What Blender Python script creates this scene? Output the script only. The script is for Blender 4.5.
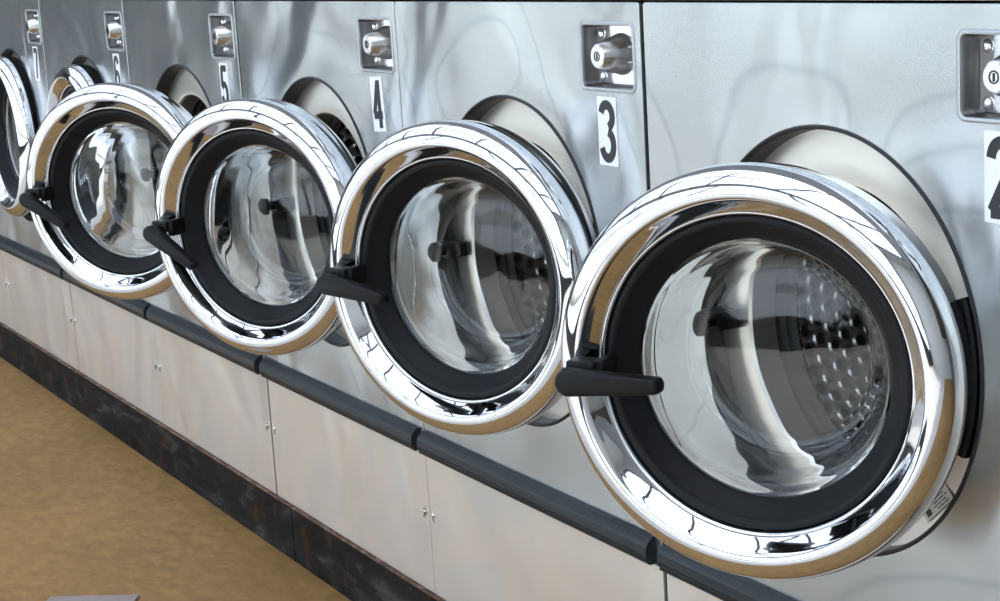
import bpy, bmesh, math, random
from mathutils import Vector, Matrix

scene = bpy.context.scene
for o in list(bpy.data.objects):
    bpy.data.objects.remove(o)
COL = scene.collection
PI = math.pi

# ------------------------------------------------------------------ camera
cam_d = bpy.data.cameras.new('camera')
cam = bpy.data.objects.new('camera', cam_d)
COL.objects.link(cam)
CAM_POS = (1.8823, -1.24995, 1.1945)
PITCH, YAW, ROLL, FPX = -0.19989, -1.07145, -0.06006, 1790.9
fw = Vector((math.sin(YAW)*math.cos(PITCH), math.cos(YAW)*math.cos(PITCH), math.sin(PITCH)))
rt = Vector((math.cos(YAW), -math.sin(YAW), 0))
up = rt.cross(fw)
r2 = rt*math.cos(ROLL) + up*math.sin(ROLL)
u2 = -rt*math.sin(ROLL) + up*math.cos(ROLL)
cam.matrix_world = Matrix(((r2.x, u2.x, -fw.x, CAM_POS[0]), (r2.y, u2.y, -fw.y, CAM_POS[1]),
                           (r2.z, u2.z, -fw.z, CAM_POS[2]), (0, 0, 0, 1)))
cam_d.sensor_width = 36.0
cam_d.lens = FPX/1000*36.0
cam_d.clip_start = 0.02
cam_d.clip_end = 400
scene.camera = cam

# ------------------------------------------------------------------ sky and exposure
world = bpy.data.worlds.new('sky')
scene.world = world
world.use_nodes = True
wn = world.node_tree.nodes
wl = world.node_tree.links
bg = wn['Background']
sky = wn.new('ShaderNodeTexSky')
sky.sky_type = 'NISHITA'
sky.sun_disc = False
sky.sun_elevation = math.radians(76)
sky.sun_rotation = math.radians(20)
sky.dust_density = 2.4
sky.air_density = 1.0
haze = wn.new('ShaderNodeHueSaturation')          # thin high haze whitens the blue
haze.inputs['Saturation'].default_value = 0.50
wl.new(sky.outputs['Color'], haze.inputs['Color'])
wl.new(haze.outputs['Color'], bg.inputs['Color'])
bg.inputs['Strength'].default_value = 0.55
sun_d = bpy.data.lights.new('sun', 'SUN')
sun_d.energy = 2.6
sun_d.angle = math.radians(0.6)
sun_d.color = (1.0, 0.97, 0.93)
sun = bpy.data.objects.new('sun', sun_d)
COL.objects.link(sun)
SUN_DIR = Vector((-0.10, -0.24, -1.0))       # down through the added roof light, falling on the floor short of the machines
sun.rotation_euler = SUN_DIR.to_track_quat('-Z', 'Y').to_euler()
sun.location = (3, -9, 12)

vs = scene.view_settings
vs.view_transform = 'Standard'
vs.look = 'None'
vs.gamma = 1
vs.use_curve_mapping = False
vs.exposure = 0.36

# ------------------------------------------------------------------ materials
def new_mat(name):
    m = bpy.data.materials.new(name)
    m.use_nodes = True
    nt = m.node_tree
    return m, nt, nt.nodes['Principled BSDF']

def simple(name, col, rough, metal=0.0, **kw):
    m, nt, b = new_mat(name)
    b.inputs['Base Color'].default_value = (*col, 1)
    b.inputs['Roughness'].default_value = rough
    b.inputs['Metallic'].default_value = metal
    for k, v in kw.items():
        b.inputs[k].default_value = v
    return m

def coords(nt, scale=(1, 1, 1), kind='Object', loc=(0, 0, 0)):
    tc = nt.nodes.new('ShaderNodeTexCoord')
    mp = nt.nodes.new('ShaderNodeMapping')
    mp.inputs['Scale'].default_value = scale
    mp.inputs['Location'].default_value = loc
    nt.links.new(tc.outputs[kind], mp.inputs['Vector'])
    return mp.outputs['Vector']

def noise(nt, vec, scale, detail=2.0, rough=0.5, dist=0.0):
    n = nt.nodes.new('ShaderNodeTexNoise')
    n.inputs['Scale'].default_value = scale
    n.inputs['Detail'].default_value = detail
    n.inputs['Roughness'].default_value = rough
    n.inputs['Distortion'].default_value = dist
    nt.links.new(vec, n.inputs['Vector'])
    return n.outputs['Fac']

def ramp(nt, fac, stops):
    r = nt.nodes.new('ShaderNodeValToRGB')
    els = r.color_ramp.elements
    while len(els) < len(stops):
        els.new(0.5)
    for e, (p, c) in zip(els, stops):
        e.position = p
        e.color = (*c, 1) if len(c) == 3 else c
    nt.links.new(fac, r.inputs['Fac'])
    return r.outputs['Color']

def bump(nt, b, height, strength, dist, prev=None):
    n = nt.nodes.new('ShaderNodeBump')
    n.inputs['Strength'].default_value = strength
    n.inputs['Distance'].default_value = dist
    nt.links.new(height, n.inputs['Height'])
    if prev is not None:
        nt.links.new(prev, n.inputs['Normal'])
    nt.links.new(n.outputs['Normal'], b.inputs['Normal'])
    return n.outputs['Normal']

def math_node(nt, op, a, b=None):
    n = nt.nodes.new('ShaderNodeMath')
    n.operation = op
    for i, v in enumerate((a, b)):
        if v is None:
            continue
        if isinstance(v, (int, float)):
            n.inputs[i].default_value = v
        else:
            nt.links.new(v, n.inputs[i])
    return n.outputs[0]

def brushed_steel(name, c0, c1, rough, aniso, warp, warp_scale, grain=0.06, tint=False, metal=1.0):
    m, nt, b = new_mat(name)
    b.inputs['Metallic'].default_value = metal
    geo = nt.nodes.new('ShaderNodeNewGeometry')
    mp = nt.nodes.new('ShaderNodeMapping')
    nt.links.new(geo.outputs['Position'], mp.inputs['Vector'])
    pos = mp.outputs['Vector']
    sm = nt.nodes.new('ShaderNodeMapping')
    sm.inputs['Scale'].default_value = (2.5, 2.5, 320)
    nt.links.new(geo.outputs['Position'], sm.inputs['Vector'])
    fine = noise(nt, sm.outputs['Vector'], 1.0, 3, 0.6)
    big = noise(nt, pos, 2.2, 3, 0.55, 0.6)
    col = ramp(nt, big, [(0.3, c0), (0.7, c1)])
    if not tint:                                       # faint curved reflection streaks painted into the steel colour
        refl_streaks = ramp(nt, noise(nt, pos, 1.9, 1, 0.4, 1.4), [(0.440, (1, 1, 1)), (0.452, (0.80, 0.83, 0.85)), (0.464, (0.97, 0.98, 0.98)),
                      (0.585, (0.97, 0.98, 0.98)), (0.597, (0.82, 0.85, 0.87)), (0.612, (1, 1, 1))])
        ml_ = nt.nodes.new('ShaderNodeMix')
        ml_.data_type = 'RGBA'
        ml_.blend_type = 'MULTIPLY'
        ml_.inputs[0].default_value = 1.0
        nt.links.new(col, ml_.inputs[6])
        nt.links.new(refl_streaks, ml_.inputs[7])
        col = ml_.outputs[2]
    if tint:
        hue = ramp(nt, noise(nt, pos, 3.1, 2, 0.5, 1.2), [(0.30, (0.72, 0.66, 0.62)), (0.45, (0.82, 0.73, 0.62)),
                   (0.58, (0.70, 0.69, 0.67)), (0.72, (0.86, 0.71, 0.61))])
        mx = nt.nodes.new('ShaderNodeMix')
        mx.data_type = 'RGBA'
        mx.inputs[0].default_value = 0.6
        nt.links.new(col, mx.inputs[6])
        nt.links.new(hue, mx.inputs[7])
        col = mx.outputs[2]
    nt.links.new(col, b.inputs['Base Color'])
    rr = nt.nodes.new('ShaderNodeMapRange')
    rr.inputs['To Min'].default_value = rough - grain
    rr.inputs['To Max'].default_value = rough + grain
    nt.links.new(fine, rr.inputs['Value'])
    nt.links.new(rr.outputs[0], b.inputs['Roughness'])
    b.inputs['Anisotropic'].default_value = aniso
    tg = nt.nodes.new('ShaderNodeTangent')
    tg.direction_type = 'UV_MAP'
    nt.links.new(tg.outputs[0], b.inputs['Tangent'])
    w = noise(nt, pos, warp_scale, 1, 0.4, 0.8)
    n1 = bump(nt, b, w, 1.0, warp)
    bump(nt, b, fine, 0.04, 0.0006, n1)
    return m

MAT = {}
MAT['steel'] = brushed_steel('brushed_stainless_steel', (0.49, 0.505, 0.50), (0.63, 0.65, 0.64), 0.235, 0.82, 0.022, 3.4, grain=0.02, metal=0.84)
MAT['lower_steel'] = brushed_steel('satin_stainless_steel', (0.76, 0.69, 0.61), (0.86, 0.78, 0.69), 0.36, 0.7, 0.013, 4.0, tint=True, metal=0.55)
MAT['plate'] = simple('satin_plate', (0.70, 0.68, 0.63), 0.30, 1.0)
MAT['trim_steel'] = simple('trim_steel', (0.66, 0.65, 0.63), 0.30, 1.0)
MAT['rim'] = simple('pressed_steel_rim', (0.50, 0.51, 0.52), 0.42, 1.0)
MAT['recess'] = simple('recess_wall', (0.20, 0.19, 0.185), 0.38, 1.0)
MAT['chrome'] = simple('polished_chrome', (0.86, 0.87, 0.89), 0.035, 1.0)
MAT['lock_chrome'] = simple('lock_chrome', (0.84, 0.84, 0.84), 0.10, 1.0)
MAT['knob'] = simple('lock_nickel', (0.78, 0.76, 0.73), 0.20, 1.0)
MAT['rubber'] = simple('black_rubber', (0.007, 0.007, 0.008), 0.5, 0.0, **{'Specular IOR Level': 0.25})
MAT['gasket'] = simple('black_gasket', (0.010, 0.010, 0.011), 0.5)
MAT['handle'] = simple('black_plastic', (0.006, 0.006, 0.006), 0.45, 0.0, **{'Specular IOR Level': 0.22})
MAT['dark'] = simple('dark_void', (0.010, 0.010, 0.010), 0.7)
MAT['cabinet'] = simple('dark_cabinet', (0.03, 0.03, 0.03), 0.6, 0.0)
MAT['white'] = simple('white_sticker', (0.88, 0.88, 0.87), 0.4)
MAT['ink'] = simple('dark_ink', (0.018, 0.019, 0.021), 0.5)
MAT['silver_label'] = simple('silver_label', (0.55, 0.53, 0.48), 0.35, 0.4)
MAT['zinc'] = simple('zinc_screw', (0.72, 0.69, 0.64), 0.25, 1.0)
MAT['wall'] = simple('painted_wall', (0.62, 0.61, 0.58), 0.7)
MAT['wall_dark'] = simple('dark_end_wall', (0.26, 0.26, 0.25), 0.7)
MAT['wall_back'] = simple('dark_grey_wall', (0.13, 0.13, 0.13), 0.7)
MAT['ceiling'] = simple('ceiling_paint', (0.5, 0.5, 0.5), 0.8)
MAT['frame'] = simple('dark_aluminium', (0.035, 0.036, 0.04), 0.4, 0.5)
MAT['mat'] = simple('grey_mat', (0.30, 0.25, 0.24), 0.9)

# bumper: grey-black extruded vinyl with fine lengthwise lines
m, nt, b = new_mat('grey_bumper_vinyl')
f = noise(nt, coords(nt, (3, 240, 240)), 1.0, 2)
nt.links.new(ramp(nt, f, [(0.3, (0.012, 0.015, 0.017)), (0.7, (0.028, 0.034, 0.038))]), b.inputs['Base Color'])
b.inputs['Roughness'].default_value = 0.36
b.inputs['Specular IOR Level'].default_value = 0.32
MAT['bumper'] = m

# thin architectural glass for the shop front
m, nt, b = new_mat('window_glass')
nt.nodes.remove(b)
out = nt.nodes['Material Output']
tr = nt.nodes.new('ShaderNodeBsdfTransparent')
tr.inputs['Color'].default_value = (0.93, 0.95, 0.95, 1)
gl = nt.nodes.new('ShaderNodeBsdfGlossy')
gl.inputs['Roughness'].default_value = 0.0
lw = nt.nodes.new('ShaderNodeLayerWeight')
lw.inputs['Blend'].default_value = 0.5
refl = math_node(nt, 'ADD', math_node(nt, 'MULTIPLY', math_node(nt, 'POWER', lw.outputs['Facing'], 5.0), 0.9), 0.04)
mx = nt.nodes.new('ShaderNodeMixShader')
nt.links.new(refl, mx.inputs[0])
nt.links.new(tr.outputs[0], mx.inputs[1])
nt.links.new(gl.outputs[0], mx.inputs[2])
nt.links.new(mx.outputs[0], out.inputs['Surface'])
MAT['pane'] = m

MAT['glass'] = simple('door_glass', (0.97, 0.98, 0.97), 0.0, 0.0)
gb = MAT['glass'].node_tree.nodes['Principled BSDF']
gb.inputs['Transmission Weight'].default_value = 1.0
gb.inputs['IOR'].default_value = 1.47

# drum: perforated stainless steel, UVs in metres (round the drum, along the drum)
m, nt, b = new_mat('perforated_drum_steel')
b.inputs['Metallic'].default_value = 1.0
b.inputs['Roughness'].default_value = 0.22
uvv = coords(nt, (1/0.026, 1/(0.026*1.732), 1), 'UV')
def hexdist(off):
    add = nt.nodes.new('ShaderNodeVectorMath'); add.operation = 'ADD'
    add.inputs[1].default_value = (off, off, 0)
    nt.links.new(uvv, add.inputs[0])
    fr_ = nt.nodes.new('ShaderNodeVectorMath'); fr_.operation = 'FRACTION'
    nt.links.new(add.outputs[0], fr_.inputs[0])
    sb = nt.nodes.new('ShaderNodeVectorMath'); sb.operation = 'SUBTRACT'
    sb.inputs[1].default_value = (0.5, 0.5, 0)
    nt.links.new(fr_.outputs[0], sb.inputs[0])
    ml = nt.nodes.new('ShaderNodeVectorMath'); ml.operation = 'MULTIPLY'
    ml.inputs[1].default_value = (1, 1.732, 0)
    nt.links.new(sb.outputs[0], ml.inputs[0])
    ln = nt.nodes.new('ShaderNodeVectorMath'); ln.operation = 'LENGTH'
    nt.links.new(ml.outputs[0], ln.inputs[0])
    return ln.outputs['Value']
dmin = math_node(nt, 'MINIMUM', hexdist(0.0), hexdist(0.5))
nt.links.new(ramp(nt, dmin, [(0.27, (0.015, 0.014, 0.013)), (0.31, (0.72, 0.71, 0.69))]), b.inputs['Base Color'])
hgt = ramp(nt, dmin, [(0.26, (0, 0, 0)), (0.46, (1, 1, 1))])
bump(nt, b, hgt, 1.0, 0.004)
MAT['drum'] = m
MAT['drum_plain'] = simple('drum_steel', (0.66, 0.65, 0.62), 0.25, 1.0)

# floor: worn tan sealed concrete
m, nt, b = new_mat('tan_floor')
v = coords(nt)
big = noise(nt, v, 1.3, 4, 0.55, 0.4)
mid = noise(nt, coords(nt, (1, 1.6, 1)), 20, 6, 0.65, 0.3)
fine = noise(nt, v, 70, 3, 0.6)
c1 = ramp(nt, mid, [(0.30, (0.235, 0.128, 0.037)), (0.58, (0.340, 0.192, 0.058)), (0.80, (0.420, 0.250, 0.090))])
c2 = ramp(nt, big, [(0.35, (0.82, 0.80, 0.76)), (0.65, (1.05, 1.05, 1.06))])
mm = nt.nodes.new('ShaderNodeMix'); mm.data_type = 'RGBA'; mm.blend_type = 'MULTIPLY'
mm.inputs[0].default_value = 1.0
nt.links.new(c1, mm.inputs[6]); nt.links.new(c2, mm.inputs[7])
nt.links.new(mm.outputs[2], b.inputs['Base Color'])
b.inputs['Roughness'].default_value = 0.62
bump(nt, b, fine, 0.25, 0.002)
MAT['floor'] = m

m, nt, b = new_mat('pale_bounce_floor')  # for the added strip that bounces pale light onto chrome and panels
f = noise(nt, coords(nt), 3.0, 5, 0.6)
nt.links.new(ramp(nt, f, [(0.3, (0.46, 0.44, 0.41)), (0.7, (0.58, 0.56, 0.525))]), b.inputs['Base Color'])
b.inputs['Roughness'].default_value = 0.6
MAT['bounce_floor'] = m

# pavement outside: pale sunlit concrete
m, nt, b = new_mat('pale_concrete')
f = noise(nt, coords(nt), 0.6, 4)
nt.links.new(ramp(nt, f, [(0.3, (0.44, 0.47, 0.49)), (0.7, (0.54, 0.57, 0.59))]), b.inputs['Base Color'])
b.inputs['Roughness'].default_value = 0.9
MAT['pavement'] = m

# plinth: scuffed black steel with rust showing
m, nt, b = new_mat('scuffed_black_steel')
v = coords(nt, (3, 20, 10))
f = noise(nt, v, 2.2, 6, 0.65, 0.8)
c = ramp(nt, f, [(0.35, (0.011, 0.010, 0.009)), (0.55, (0.022, 0.020, 0.018)), (0.66, (0.060, 0.053, 0.048)), (0.84, (0.12, 0.105, 0.095))])
rf = noise(nt, coords(nt, (6, 6, 3)), 3.0, 5, 0.7, 0.4)
mask = ramp(nt, rf, [(0.55, (0, 0, 0)), (0.70, (1, 1, 1))])
mm = nt.nodes.new('ShaderNodeMix'); mm.data_type = 'RGBA'
nt.links.new(mask, mm.inputs[0]); nt.links.new(c, mm.inputs[6])
mm.inputs[7].default_value = (0.075, 0.032, 0.016, 1)
nt.links.new(mm.outputs[2], b.inputs['Base Color'])
b.inputs['Roughness'].default_value = 0.75
b.inputs['Specular IOR Level'].default_value = 0.1
bump(nt, b, f, 0.3, 0.002)
MAT['plinth'] = m
m, nt, b = new_mat('rusty_edge')
f = noise(nt, coords(nt, (30, 60, 60)), 1.0, 4, 0.7)
nt.links.new(ramp(nt, f, [(0.3, (0.03, 0.02, 0.015)), (0.5, (0.13, 0.06, 0.03)), (0.72, (0.30, 0.22, 0.16))]), b.inputs['Base Color'])
b.inputs['Roughness'].default_value = 0.7
MAT['rust'] = m

# ------------------------------------------------------------------ mesh helpers
def mesh_from_bm(name, bm, mat, smooth=False, angle=None):
    me = bpy.data.meshes.new(name)
    bm.normal_update()
    bm.to_mesh(me)
    bm.free()
    me.materials.append(mat if not isinstance(mat, str) else MAT[mat])
    if smooth:
        for p in me.polygons:
            p.use_smooth = True
        if angle is not None:
            me.set_sharp_from_angle(angle=math.radians(angle))
    return me

def add_obj(name, me, parent=None, loc=(0, 0, 0), rot=(0, 0, 0)):
    o = bpy.data.objects.new(name, me)
    COL.objects.link(o)
    o.parent = parent
    o.location = loc
    o.rotation_euler = rot
    return o

def box_bm(x0, x1, y0, y1, z0, z1, bm=None, bevel=0.0, seg=1):
    own = bmesh.new()
    vs_ = [own.verts.new((x, y, z)) for x in (x0, x1) for y in (y0, y1) for z in (z0, z1)]
    for f in ((0, 1, 3, 2), (4, 6, 7, 5), (0, 4, 5, 1), (2, 3, 7, 6), (0, 2, 6, 4), (1, 5, 7, 3)):
        own.faces.new([vs_[i] for i in f])
    if bevel > 0:
        bmesh.ops.bevel(own, geom=list(own.edges), offset=bevel, segments=seg, affect='EDGES', profile=0.6)
    bmesh.ops.recalc_face_normals(own, faces=list(own.faces))
    if bm is None:
        return own
    tmp = bpy.data.meshes.new('tmp'); own.to_mesh(tmp); own.free()
    bm.from_mesh(tmp); bpy.data.meshes.remove(tmp)
    return bm

def lathe(profile, seg=96, bm=None, closed=False, a0=0.0, a1=2*PI, uv=False):
    """Revolve (r, d) about the y axis: x = r cos, z = r sin, y = -d (d points out of the machine front)."""
    bm = bm or bmesh.new()
    full = abs(a1-a0-2*PI) < 1e-6
    n = seg if full else seg+1
    rings = []
    for r, d in profile:
        if r < 1e-7:
            rings.append([bm.verts.new((0, -d, 0))])
        else:
            rings.append([bm.verts.new((r*math.cos(a0+(a1-a0)*i/seg), -d, r*math.sin(a0+(a1-a0)*i/seg))) for i in range(n)])
    pairs = list(zip(rings[:-1], rings[1:]))
    if closed:
        pairs.append((rings[-1], rings[0]))
    for A, B in pairs:
        for i in range(seg):
            j = (i+1) % n
            if len(A) == 1 and len(B) == 1:
                continue
            if len(A) == 1:
                bm.faces.new((A[0], B[j], B[i]))
            elif len(B) == 1:
                bm.faces.new((A[i], A[j], B[0]))
            else:
                bm.faces.new((A[i], A[j], B[j], B[i]))
    if closed and not full:
        for k in (0, seg):
            try:
                bm.faces.new([r_[k] for r_ in rings])
            except ValueError:
                pass
    bmesh.ops.recalc_face_normals(bm, faces=list(bm.faces))
    return bm

def smooth_profile(pts, n=6):
    """Catmull-Rom through the points."""
    out = []
    P = [pts[0]] + list(pts) + [pts[-1]]
    for i in range(1, len(P)-2):
        p0, p1, p2, p3 = P[i-1], P[i], P[i+1], P[i+2]
        for k in range(n):
            t = k/n
            out.append(tuple(0.5*((2*p1[c]) + (-p0[c]+p2[c])*t + (2*p0[c]-5*p1[c]+4*p2[c]-p3[c])*t*t
                                  + (-p0[c]+3*p1[c]-3*p2[c]+p3[c])*t**3) for c in (0, 1)))
    out.append(tuple(pts[-1]))
    return out

def rrect(x0, x1, z0, z1, r, n=5):
    pts = []
    for cx, cz, a in ((x1-r, z1-r, 0), (x0+r, z1-r, PI/2), (x0+r, z0+r, PI), (x1-r, z0+r, 1.5*PI)):
        for i in range(n+1):
            t = a + PI/2*i/n
            pts.append((cx+r*math.cos(t), cz+r*math.sin(t)))
    return pts

def loft(loops, bm=None, cap_end=False, cap_start=False):
    bm = bm or bmesh.new()
    R = [[bm.verts.new(p) for p in L] for L in loops]
    for A, B in zip(R[:-1], R[1:]):
        n = len(A)
        for i in range(n):
            bm.faces.new((A[i], A[(i+1) % n], B[(i+1) % n], B[i]))
    if cap_end:
        bm.faces.new(R[-1])
    if cap_start:
        bm.faces.new(R[0][::-1])
    bmesh.ops.recalc_face_normals(bm, faces=list(bm.faces))
    return bm

def planar_uv(me):
    """u runs up the sheet so the brushed grain spreads highlights vertically."""
    uv = me.uv_layers.new(name='UVMap')
    for l in me.loops:
        c = me.vertices[l.vertex_index].co
        uv.data[l.index].uv = (c.z + 0.3*c.y, c.x + 0.3*c.y)

def holed_panel(outer, holes, y0, y1, bevel):
    """Flat sheet with openings, given thickness along y."""
    bm = bmesh.new()
    for loop in [outer] + holes:
        vv = [bm.verts.new((x, y0, z)) for x, z in loop]
        for i in range(len(vv)):
            bm.edges.new((vv[i], vv[(i+1) % len(vv)]))
    bmesh.ops.triangle_fill(bm, use_beauty=True, use_dissolve=False, edges=list(bm.edges))
    bad = []
    for f in bm.faces:
        c = f.calc_center_median()
        for h in holes:
            ins = False
            for i in range(len(h)):
                (xa, za), (xb, zb) = h[i], h[i-1]
                if (za > c.z) != (zb > c.z) and c.x < (xb-xa)*(c.z-za)/(zb-za)+xa:
                    ins = not ins
            if ins:
                bad.append(f)
                break
    if bad:
        bmesh.ops.delete(bm, geom=bad, context='FACES_ONLY')
    r = bmesh.ops.extrude_face_region(bm, geom=list(bm.faces))
    for g in r['geom']:
        if isinstance(g, bmesh.types.BMVert):
            g.co.y = y1
    bmesh.ops.recalc_face_normals(bm, faces=list(bm.faces))
    if bevel:
        es = [e for e in bm.edges if len(e.link_faces) == 2 and e.calc_face_angle() > 1.0
              and all(abs(v_.co.y-y0) < 1e-6 for v_ in e.verts)]
        bmesh.ops.bevel(bm, geom=es, offset=bevel, segments=2, affect='EDGES', profile=0.5)
    return bm

def prop(o, label=None, category=None, group=None, kind=None):
    if label: o['label'] = label
    if category: o['category'] = category
    if group: o['group'] = group
    if kind: o['kind'] = kind
    return o

# ------------------------------------------------------------------ the setting
W = 0.70
X_LEFT, X_RIGHT, Y_WIN, Z_CEIL = -11.0, 5.0, -3.2, 3.4
Z_WIN = 3.3
SKX0, SKX1, SKY0, SKY1 = -8.0, 4.4, -3.05, -0.35

def struct(name, bm, mat, parent=None):
    o = add_obj(name, mesh_from_bm(name, bm, mat), parent)
    if parent is None:
        o['kind'] = 'structure'
    return o

struct('floor', box_bm(X_LEFT, X_RIGHT, Y_WIN, 1.0, -0.10, 0.0), 'floor')
struct('bounce_strip', box_bm(X_LEFT, X_RIGHT, Y_WIN, -0.64, 0.0, 0.004), 'bounce_floor')       # unseen pale floor strip added to lighten and neutralise reflections
bm = box_bm(X_LEFT-0.2, SKX0, Y_WIN-0.3, 1.2, Z_CEIL, Z_CEIL+0.20)
box_bm(SKX1, X_RIGHT+0.2, Y_WIN-0.3, 1.2, Z_CEIL, Z_CEIL+0.20, bm)
box_bm(SKX0, SKX1, Y_WIN-0.3, SKY0, Z_CEIL, Z_CEIL+0.20, bm)
box_bm(SKX0, SKX1, SKY1, 1.2, Z_CEIL, Z_CEIL+0.20, bm)
struct('ceiling', bm, 'ceiling')
struct('wall_left', box_bm(X_LEFT-0.2, X_LEFT, Y_WIN-0.1, 1.0, -0.10, Z_CEIL), 'wall_dark')
struct('wall_right', box_bm(X_RIGHT, X_RIGHT+0.2, Y_WIN-0.1, 1.0, -0.10, Z_CEIL), 'wall')
bm = box_bm(X_LEFT, X_RIGHT, 0.86, 1.0, 0.0, 1.17)
box_bm(X_LEFT, X_RIGHT, 0.05, 1.0, 1.17, Z_CEIL, bm)
struct('wall_back', bm, 'wall_back')
WX0, WX1, NB = -8.8, 4.7, 9
bm = box_bm(X_LEFT, WX0, Y_WIN-0.1, Y_WIN, 0.0, Z_CEIL)
box_bm(WX1, X_RIGHT, Y_WIN-0.1, Y_WIN, 0.0, Z_CEIL, bm)
box_bm(WX0, WX1, Y_WIN-0.1, Y_WIN, Z_WIN, Z_CEIL, bm)
struct('wall_front', bm, 'wall_dark')
bw = (WX1-WX0)/NB
for i in range(NB):
    xa, xb = WX0+i*bw, WX0+(i+1)*bw
    t = 0.035
    bm = bmesh.new()
    box_bm(xa, xa+t, Y_WIN-0.09, Y_WIN-0.01, 0.0, Z_WIN, bm)
    box_bm(xb-t, xb, Y_WIN-0.09, Y_WIN-0.01, 0.0, Z_WIN, bm)
    for z0, z1 in ((0.0, 0.30), (2.25, 2.31), (Z_WIN-0.06, Z_WIN)):  # deep bottom rail added so the door rings reflect a dark band
        box_bm(xa+t, xb-t, Y_WIN-0.09, Y_WIN-0.01, z0, z1, bm)
    w = struct('window_%d' % (i+1), bm, 'frame')
    for z0, z1 in ((0.30, 2.25), (2.31, Z_WIN-0.06)):
        struct('pane', box_bm(xa+t, xb-t, Y_WIN-0.053, Y_WIN-0.047, z0, z1), 'pane', w)
NS_ = 8
for i in range(NS_):                                   # unseen roof light, added for the chrome to reflect: glazing bars and panes
    xa, xb = SKX0+i*(SKX1-SKX0)/NS_, SKX0+(i+1)*(SKX1-SKX0)/NS_
    t = 0.03
    bm = box_bm(xa, xa+t, SKY0, SKY1, Z_CEIL+0.04, Z_CEIL+0.12)
    box_bm(xb-t, xb, SKY0, SKY1, Z_CEIL+0.04, Z_CEIL+0.12, bm)
    for ya in (SKY0, (SKY0+SKY1)/2-0.02, SKY1-0.04):
        box_bm(xa+t, xb-t, ya, ya+0.04, Z_CEIL+0.04, Z_CEIL+0.12, bm)
    w = struct('window_%d' % (NB+i+1), bm, 'frame')
    for ya, yb in ((SKY0+0.04, (SKY0+SKY1)/2-0.02), ((SKY0+SKY1)/2+0.02, SKY1-0.04)):
        struct('pane', box_bm(xa+t, xb-t, ya, yb, Z_CEIL+0.077, Z_CEIL+0.083), 'pane', w)
struct('pavement', box_bm(-45, 40, -60, Y_WIN-0.1, -0.14, -0.04), 'pavement')

# steel plinth under the machines
pl = struct('baseboard_front', box_bm(-5.0, 0.72, 0.004, 0.05, 0.0, 0.110), 'plinth')
for xa, xb in ((-5.0, -1.3135), (-1.3085, 0.72)):
    p = add_obj('plinth_plate', mesh_from_bm('plinth_plate', box_bm(xa, xb, -0.007, 0.004, 0.0, 0.1130, bevel=0.0012), 'plinth'), pl)
    e = add_obj('rusty_lip', mesh_from_bm('rusty_lip', box_bm(xa, xb, -0.0078, 0.004, 0.1130, 0.1150, bevel=0.0005), 'rust'), pl)

# steel trim running along above the machines
bm = box_bm(-5.0, 0.72, 0.0, 0.05, 1.1078, 1.17, bevel=0.001, seg=2)
tr_ = struct('trim_1', bm, 'trim_steel')
add_obj('notice_sticker', mesh_from_bm('notice_sticker', box_bm(0.535, 0.66, -0.001, 0.0, 1.1135, 1.150), 'white'), tr_)

# ------------------------------------------------------------------ washing machine pieces (local origin: right seam, wall plane, floor)
HC, HZ, HR = -0.355, 0.7305, 0.242          # porthole centre and radius
PX0, PX1, PZ0, PZ1 = -0.69725, -0.00275, 0.366, 1.105
LX0, LX1, LZ0, LZ1 = -0.143, -0.019, 0.9935, 1.077

circ = [(HC+HR*math.cos(2*PI*i/128), HZ+HR*math.sin(2*PI*i/128)) for i in range(128)]
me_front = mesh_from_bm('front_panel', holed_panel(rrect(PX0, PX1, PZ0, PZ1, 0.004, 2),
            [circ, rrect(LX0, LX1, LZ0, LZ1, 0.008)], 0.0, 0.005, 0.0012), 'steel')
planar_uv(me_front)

# the lower panel, slightly pillowed
bm = box_bm(PX0, PX1, 0.0, 0.005, 0.1165, 0.3630, bevel=0.0012, seg=2)
me_lower = mesh_from_bm('lower_panel', bm, 'lower_steel')
planar_uv(me_lower)

# cabinet carcass
bm = box_bm(PX0+0.001, PX0+0.004, 0.0055, 0.80, 0.115, 1.10)
box_bm(PX1-0.004, PX1-0.001, 0.0055, 0.80, 0.115, 1.10, bm)
box_bm(PX0+0.004, PX1-0.004, 0.0055, 0.80, 1.097, 1.10, bm)
box_bm(PX0+0.004, PX1-0.004, 0.797, 0.80, 0.115, 1.097, bm)
box_bm(PX0+0.004, PX1-0.004, 0.0055, 0.797, 0.115, 0.118, bm)
me_body = mesh_from_bm('cabinet_body', bm, 'cabinet')

# bumper strip profile (y, z), extruded along x
bp = [(0.0, 0.3668), (-0.0125, 0.3668), (-0.0155, 0.3688), (-0.0155, 0.3712), (-0.0142, 0.3722), (-0.0175, 0.3740),
      (-0.0190, 0.3795), (-0.0178, 0.3803), (-0.0185, 0.3812), (-0.0176, 0.3925), (-0.0150, 0.3968), (-0.0080, 0.4040), (0.0, 0.4058)]
bm = loft([[(x, y, z) for y, z in bp] for x in (PX0+0.007, PX1-0.011)], cap_end=True, cap_start=True)
me_bumper = mesh_from_bm('bumper_strip', bm, 'bumper', True, 22)

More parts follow.
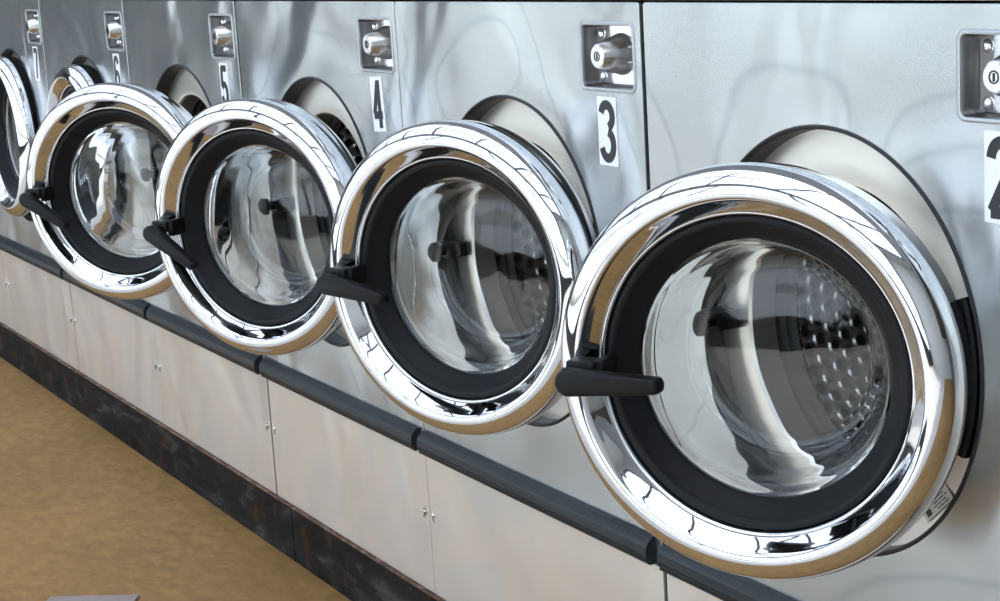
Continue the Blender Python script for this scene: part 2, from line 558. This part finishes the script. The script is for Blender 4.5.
# round recess behind the door: dark rolled edge, pale dish, drum
me_edge = mesh_from_bm('recess_edge', lathe(smooth_profile([(0.2425, -0.003), (0.2425, 0.0015), (0.2395, 0.0022), (0.2375, -0.002),
            (0.2370, -0.010), (0.2365, -0.026)], 3) + [(0.2425, -0.026)], 128, closed=True), 'gasket', True, 40)
me_dish = mesh_from_bm('recess_plate', lathe([(0.2365, -0.027), (0.232, -0.0275), (0.205, -0.025), (0.183, -0.023), (0.177, -0.024), (0.174, -0.028),
            (0.173, -0.040), (0.170, -0.060), (0.172, -0.060), (0.176, -0.030), (0.2365, -0.031)], 128, closed=True), 'plate', True, 30)
me_bellows = mesh_from_bm('drum_seal', lathe([(0.171, -0.060), (0.180, -0.066), (0.168, -0.074), (0.180, -0.082), (0.170, -0.092), (0.185, -0.092),
            (0.185, -0.060)], 96, closed=True), 'gasket', True, 40)

# perforated drum with UVs in metres
DR = 0.255
bm = bmesh.new()
uvl = bm.loops.layers.uv.new('UVMap')
NS = 96
prof = [(0.172, -0.097, 0.0), (DR-0.01, -0.10, 0.08), (DR, -0.11, 0.10), (DR, -0.47, 0.46), (DR-0.02, -0.49, 0.49), (0.0, -0.50, 0.745)]
rings = [[bm.verts.new((r*math.cos(2*PI*i/NS), -d, r*math.sin(2*PI*i/NS))) for i in range(NS)] if r > 0 else [bm.verts.new((0, -d, 0))]
         for r, d, _ in prof]
for k in range(len(prof)-1):
    for i in range(NS):
        j = (i+1) % NS
        A, B = rings[k], rings[k+1]
        if len(B) == 1:
            f = bm.faces.new((A[i], B[0], A[j])); us = [(i, k), (i+.5, k+1), (i+1, k)]
        else:
            f = bm.faces.new((A[i], B[i], B[j], A[j])); us = [(i, k), (i, k+1), (i+1, k+1), (i+1, k)]
        for l, (a, kk) in zip(f.loops, us):
            l[uvl].uv = (a/NS*0.026*61, prof[kk][2])
me_drum = mesh_from_bm('drum', bm, 'drum', True, 40)
# lifter ribs inside the drum
def rib(a):
    bm = bmesh.new()
    c, s = math.cos(a), math.sin(a)
    loops = []
    for y in (0.125, 0.455):
        L = []
        for t, h in ((-0.045, DR-0.006), (-0.026, DR-0.05), (-0.008, DR-0.066), (0.008, DR-0.066), (0.026, DR-0.05), (0.045, DR-0.006)):
            L.append((h*c - t*s, y, h*s + t*c))
        loops.append(L)
    return mesh_from_bm('drum_rib', loft(loops, cap_end=True, cap_start=True), 'drum_plain', True, 30)
me_ribs = [rib(a) for a in (0.62, 0.62+2*PI/3, 0.62+4*PI/3)]

# hinge housing: black curved block on the right of the recess
me_hinge = mesh_from_bm('hinge_housing', lathe([(0.202, -0.024), (0.202, -0.006), (0.205, -0.003), (0.224, -0.003), (0.2270, -0.006), (0.2270, -0.024)], 24,
            closed=True, a0=math.radians(-23), a1=math.radians(21)), 'rubber', True, 35)

# latch stud on the left of the recess
bm = box_bm(-0.238, -0.196, -0.006, 0.026, -0.013, 0.011, bevel=0.003, seg=2)
tmp = lathe([(0.0, 0.036), (0.010, 0.035), (0.016, 0.030), (0.016, 0.022), (0.009, 0.018), (0.009, 0.004), (0.0, 0.004)], 24)
for v_ in tmp.verts:
    v_.co.x += -0.208
tm = bpy.data.meshes.new('tmp'); tmp.to_mesh(tm); tmp.free(); bm.from_mesh(tm); bpy.data.meshes.remove(tm)
me_latch = mesh_from_bm('latch', bm, 'handle', True, 40)

# rating label at the lower right of the recess plate
me_rating = mesh_from_bm('rating_label', box_bm(-0.027, 0.027, -0.0008, 0.0, -0.010, 0.010), 'silver_label')
bm = bmesh.new()
random.seed(4)
for r in range(5):
    x = -0.023
    while x < 0.020:
        w_ = random.uniform(0.003, 0.010)
        if not (x < -0.010 and r > 1):
            box_bm(x, min(x+w_, 0.023), -0.0010, -0.0008, 0.0068-r*0.0035, 0.0080-r*0.0035, bm)
        x += w_+0.002
box_bm(-0.022, -0.013, -0.0010, -0.0008, -0.007, 0.000, bm)
me_rating_ink = mesh_from_bm('label_print', bm, 'ink')

# lock recess: pressed rim, tray walls, chrome plate, tapered lock, dome screws
def rr3(off, y, r):
    return [(x, y, z) for x, z in rrect(LX0-off, LX1+off, LZ0-off, LZ1+off, max(r, 0.004))]
bm = loft([rr3(0.0036, -0.0002, 0.011), rr3(0.0030, -0.0012, 0.0105), rr3(0.0012, -0.0018, 0.009), rr3(-0.0012, -0.0008, 0.008),
           rr3(-0.0020, 0.003, 0.0075)])
me_rim = mesh_from_bm('lock_recess', bm, 'rim', True, 50)
bm = loft([rr3(-0.0019, 0.002, 0.0075), rr3(-0.0022, 0.012, 0.0072), rr3(-0.0030, 0.013, 0.0068), rr3(-0.0032, 0.026, 0.0066)], cap_end=True)
me_tray = mesh_from_bm('recess_tray', bm, 'recess', True, 40)
bm = loft([[(x, 0.0255, z) for x, z in rrect(-0.1395, -0.0225, 0.9970, 1.0735, 0.003)],
           [(x, 0.0235, z) for x, z in rrect(-0.1395, -0.0225, 0.9970, 1.0735, 0.003)],
           [(x, 0.0230, z) for x, z in rrect(-0.1390, -0.0230, 0.9975, 1.0730, 0.003)]], cap_end=True, cap_start=True)
me_lplate = mesh_from_bm('lock_plate', bm, 'lock_chrome')
me_lock = mesh_from_bm('lock_cylinder', lathe([(0.0, 0.0155), (0.0140, 0.0155), (0.0158, 0.0145), (0.0166, 0.0125),
            (0.0212, 0.000), (0.0245, -0.0130), (0.0270, -0.0190), (0.0275, -0.0225), (0.0, -0.0225)], 48), 'knob', True, 20)
bm = lathe([(0.0052, 0.0004), (0.0066, 0.0004), (0.0066, -0.0009), (0.0052, -0.0009)], 32, closed=True)
box_bm(-0.0010, 0.0010, -0.0006, 0.0009, -0.0042, 0.0042, bm)
me_key = mesh_from_bm('keyhole', bm, 'ink')
me_screw = mesh_from_bm('screw', lathe(smooth_profile([(0.0, 0.0052), (0.0035, 0.0046), (0.0062, 0.0022), (0.0070, 0.0), (0.0070, -0.0004)], 3), 24), 'lock_chrome', True, 60)

# pan-head spring clip on the lower panels
bm = lathe([(0.0, 0.0042), (0.0022, 0.0038), (0.0036, 0.0022), (0.0040, 0.0012), (0.0065, 0.0012), (0.0068, 0.0)], 16)
box_bm(-0.0022, 0.0022, -0.0030, -0.0002, -0.0115, 0.0115, bm, bevel=0.0008)
me_clip = mesh_from_bm('panel_screw', bm, 'zinc', True, 40)

# numerals as strokes
def arc(cx, cy, rx, ry, a0, a1, n=16):
    return [(cx+rx*math.cos(math.radians(a0+(a1-a0)*i/n)), cy+ry*math.sin(math.radians(a0+(a1-a0)*i/n))) for i in range(n+1)]
DIG = {
    '2': [arc(.5, .72, .40, .22, 175, -25) + [(.12, .07)], [(.08, .06), (.92, .06)]],
    '3': [arc(.48, .755, .40, .19, 165, -75), arc(.48, .275, .42, .225, 80, -165)],
    '4': [[(.70, 0), (.70, 1)], [(.66, .97), (.10, .30)], [(.02, .27), (.99, .27)]],
    '5': [[(.92, .945), (.14, .945)], [(.20, .98), (.14, .50)], arc(.47, .30, .41, .245, 145, -165)],
    '6': [arc(.5, .285, .39, .235, 0, 360, 28), arc(.5, .72, .39, .23, 15, 180) + [(.11, .28)]],
    '7': [[(.04, .945), (.96, .945)], [(.90, .96), (.38, 0)]],
}
def digit_mesh(ch, w, h, t):
    bm = bmesh.new()
    for k, st in enumerate(DIG[ch]):
        P = [Vector((x*w-w/2, 0, y*h-h/2)) for x, y in st]
        ys = -0.0012 - 0.00004*k
        L, R = [], []
        for i, p in enumerate(P):
            d = (P[min(i+1, len(P)-1)] - P[max(i-1, 0)]).normalized()
            nrm = Vector((-d.z, 0, d.x))*t/2
            L.append(p+nrm); R.append(p-nrm)
        a = [bm.verts.new((q.x, ys, q.z)) for q in L]
        b_ = [bm.verts.new((q.x, ys, q.z)) for q in R]
        a2 = [bm.verts.new((q.x, -0.0009, q.z)) for q in L]
        b2 = [bm.verts.new((q.x, -0.0009, q.z)) for q in R]
        for i in range(len(P)-1):
            bm.faces.new((a[i], b_[i], b_[i+1], a[i+1]))
            bm.faces.new((a[i], a[i+1], a2[i+1], a2[i]))
            bm.faces.new((b_[i+1], b_[i], b2[i], b2[i+1]))
        bm.faces.new((a[0], a2[0], b2[0], b_[0]))
        bm.faces.new((a[-1], b_[-1], b2[-1], a2[-1]))
    bmesh.ops.recalc_face_normals(bm, faces=list(bm.faces))
    return mesh_from_bm('numeral', bm, 'ink')
me_sticker = mesh_from_bm('number_sticker', loft([[(x, y, z) for x, z in rrect(-0.0225, 0.0225, -0.0450, 0.0450, 0.0015, 2)] for y in (0.0, -0.0009)],
            cap_end=True, cap_start=True), 'white')

# ---- door pieces (local origin: centre of the ring; y = -d)
ring_pts = smooth_profile([(0.2150, -0.045), (0.2190, -0.040), (0.2212, -0.020), (0.2238, -0.003), (0.2238, 0.003), (0.2228, 0.0115),
                           (0.2185, 0.0200), (0.2115, 0.0264), (0.2035, 0.0310), (0.1965, 0.0328), (0.1912, 0.0308), (0.1850, 0.0245),
                           (0.1785, 0.0175), (0.1750, 0.0135)], 5)
ring_in = smooth_profile([(0.1742, 0.0112), (0.1730, 0.0108), (0.1715, 0.0090), (0.1705, 0.0030)], 4)
me_ring = mesh_from_bm('door', lathe(ring_pts + ring_in + [(0.1700, -0.010), (0.150, -0.030), (0.150, -0.040), (0.1535, -0.044), (0.205, -0.0475)],
            160, closed=True), 'chrome', True, 28)
me_rubber = mesh_from_bm('rubber_seal', lathe(smooth_profile([(0.1708, 0.0020), (0.1690, 0.0060), (0.1650, 0.0072), (0.1605, 0.0050)], 3)
            + smooth_profile([(0.1590, 0.0020), (0.1550, -0.0030), (0.1490, -0.0100), (0.1435, -0.0165), (0.1415, -0.0200), (0.1415, -0.0260)], 3)
            + [(0.1500, -0.0290), (0.1700, -0.0090)], 128, closed=True), 'rubber', True, 40)
# thick glass bowl swelling back towards the drum
gf = smooth_profile([(0.1440, -0.0215), (0.1405, -0.0215), (0.1360, -0.0260), (0.1300, -0.0420), (0.1235, -0.0700), (0.1150, -0.0900), (0.1020, -0.0985), (0.0860, -0.0990),
                     (0.0500, -0.0965), (0.0, -0.0950)], 5)
gr = smooth_profile([(0.0, -0.1015), (0.0500, -0.1030), (0.0860, -0.1060), (0.1060, -0.1055), (0.1210, -0.0945), (0.1300, -0.0720), (0.1365, -0.0440), (0.1420, -0.0320),
                     (0.1480, -0.0290)], 5)
me_glass = mesh_from_bm('glass_bowl', lathe(gf + gr, 128, closed=True), 'glass', True, 60)

def handle_mesh():
    """Tapered lever standing off the ring on a bent bracket; origin on the lever pivot, lever runs along +x."""
    bm = bmesh.new()
    outline = []
    Lh = 0.112
    for i in range(13):
        a = PI/2 + PI*i/12
        outline.append((0.0150*math.cos(a), 0.0150*math.sin(a)))
    for i in range(7):
        a = -PI/2 + PI*i/6
        outline.append((Lh-0.0085+0.0085*math.cos(a)*0.6, 0.0085*math.sin(a)-0.004))
    def ring(s, y):
        cx = Lh*0.42
        return [((x-cx)*(1-s/0.06)+cx, y, z*(1-s/0.0135)) for x, z in outline]
    loft([ring(0.0, 0.008), ring(0.0, -0.004), ring(0.0018, -0.0075), ring(0.0045, -0.0090)], bm, cap_end=True, cap_start=True)
    return mesh_from_bm('handle', bm, 'handle', True, 35)
me_handle = handle_mesh()
bm = box_bm(-0.013, 0.013, 0.006, 0.016, -0.011, 0.013, bevel=0.003, seg=2)
box_bm(-0.010, 0.024, 0.013, 0.040, 0.002, 0.020, bm, bevel=0.003, seg=2)
box_bm(0.022, 0.033, 0.018, 0.052, -0.006, 0.022, bm, bevel=0.0015, seg=1)
me_bracket = mesh_from_bm('handle_bracket', bm, 'handle', True, 40)
bm = box_bm(0.150, 0.222, 0.046, 0.060, -0.055, 0.055, bevel=0.004, seg=2)
me_arm = mesh_from_bm('hinge_arm', bm, 'rubber', True, 40)

# ------------------------------------------------------------------ washing machines
# number, index, door angle, door centre (x, y), lever tilt in degrees, label
MACHINES = [
    ('2', 1, 0.548, -0.298, -0.144, 4, 'stainless front-loading washer numbered two, its chrome porthole door ajar'),
    ('3', 0, 0.442, -0.307, -0.120, -6, 'stainless front-loading washer numbered three, its chrome porthole door ajar'),
    ('4', -1, 0.505, -0.294, -0.147, -28, 'stainless front-loading washer numbered four, its chrome porthole door ajar'),
    ('5', -2, 0.671, -0.287, -0.171, -29, 'stainless front-loading washer numbered five, its chrome porthole door ajar'),
    ('6', -3, 0.02, -0.355, -0.024, -35, 'stainless front-loading washer numbered six with its porthole door shut'),
    ('7', -4, 0.02, -0.355, -0.026, -35, 'stainless front-loading washer numbered seven with its porthole door shut'),
    ('', -5, 0.02, -0.355, -0.024, -35, 'stainless front-loading washer past number seven, without a number sticker'),
]
DCZ = 0.7290
for num, idx, th, dcx, dcy, tilt, label in MACHINES:
    shift = 0.0015 if idx % 2 else -0.0015
    root = bpy.data.objects.new('washing_machine', None)
    COL.objects.link(root)
    root.location = (idx*W + shift, 0, 0)
    root.empty_display_size = 0.1
    prop(root, label, 'washing machine', 'row of front-loading washers')
    add_obj('cabinet_body', me_body, root)
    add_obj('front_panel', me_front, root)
    low = add_obj('lower_panel', me_lower, root)
    for sx in (PX0+0.0135, PX1-0.0135):
        add_obj('panel_screw', me_clip, low, (sx, 0.0005, 0.259), (0, 0.35 if sx > -0.3 else -0.25, 0))
    add_obj('bumper_strip', me_bumper, root)
    add_obj('recess_edge', me_edge, root, (HC, 0, HZ))
    dish = add_obj('recess_plate', me_dish, root, (HC, 0, HZ))
    add_obj('drum_seal', me_bellows, root, (HC, 0, HZ))
    drum = add_obj('drum', me_drum, root, (HC, 0, HZ), (0, random.uniform(0, 1), 0))
    for m_ in me_ribs:
        add_obj('drum_rib', m_, drum)
    add_obj('hinge_housing', me_hinge, root, (HC, 0, HZ))
    add_obj('latch', me_latch, root, (HC, 0, HZ-0.006))
    a = math.radians(-47)
    rl = add_obj('rating_label', me_rating, dish, (0.213*math.cos(a), 0.0252, 0.213*math.sin(a)), (0, -math.radians(43), 0))
    rl.parent = root; rl.location = (HC+0.213*math.cos(a), 0.0252, HZ+0.213*math.sin(a))
    add_obj('label_print', me_rating_ink, rl)
    # lock
    lk = add_obj('lock_recess', me_rim, root)
    add_obj('recess_tray', me_tray, lk)
    add_obj('lock_plate', me_lplate, lk)
    lc = add_obj('lock_cylinder', me_lock, lk, (-0.081, 0, 1.0370))
    add_obj('keyhole', me_key, lk, (-0.081, -0.0157, 1.0370))
    for sx in (-0.128, -0.034):
        for sz in (-0.028, 0.028):
            add_obj('screw', me_screw, lk, (sx, 0.0230, 1.0345+sz))
    if num:
        st = add_obj('number_sticker', me_sticker, root, (-0.0865, 0, 0.9385))
        add_obj('numeral', digit_mesh(num, 0.0335, 0.078, 0.0126), st)
        if num == '4':
            st.rotation_euler = (0, math.radians(-3.5), 0)
    # door, turned about its hinge side
    door = add_obj('door', me_ring, root, (dcx, dcy, DCZ), (0, 0, th))
    add_obj('rubber_seal', me_rubber, door)
    add_obj('glass_bowl', me_glass, door)
    add_obj('handle', me_handle, door, (-0.1865, -0.066, -0.006), (0, -math.radians(tilt), 0))
    add_obj('handle_bracket', me_bracket, door, (-0.1865, -0.066, -0.006))
    if th > 0.1:
        add_obj('hinge_arm', me_arm, door)

# grey mat lying on the floor
bm = box_bm(0.0, 0.178, -0.19, 0.0, 0.0, 0.006, bevel=0.002)
matob = add_obj('floor_mat', mesh_from_bm('floor_mat', bm, 'mat'), None, (-1.42, -0.472, 0.0), (0, 0, math.radians(55.5)))
prop(matob, 'small thin grey mat lying flat on the tan floor before the washers', 'mat')
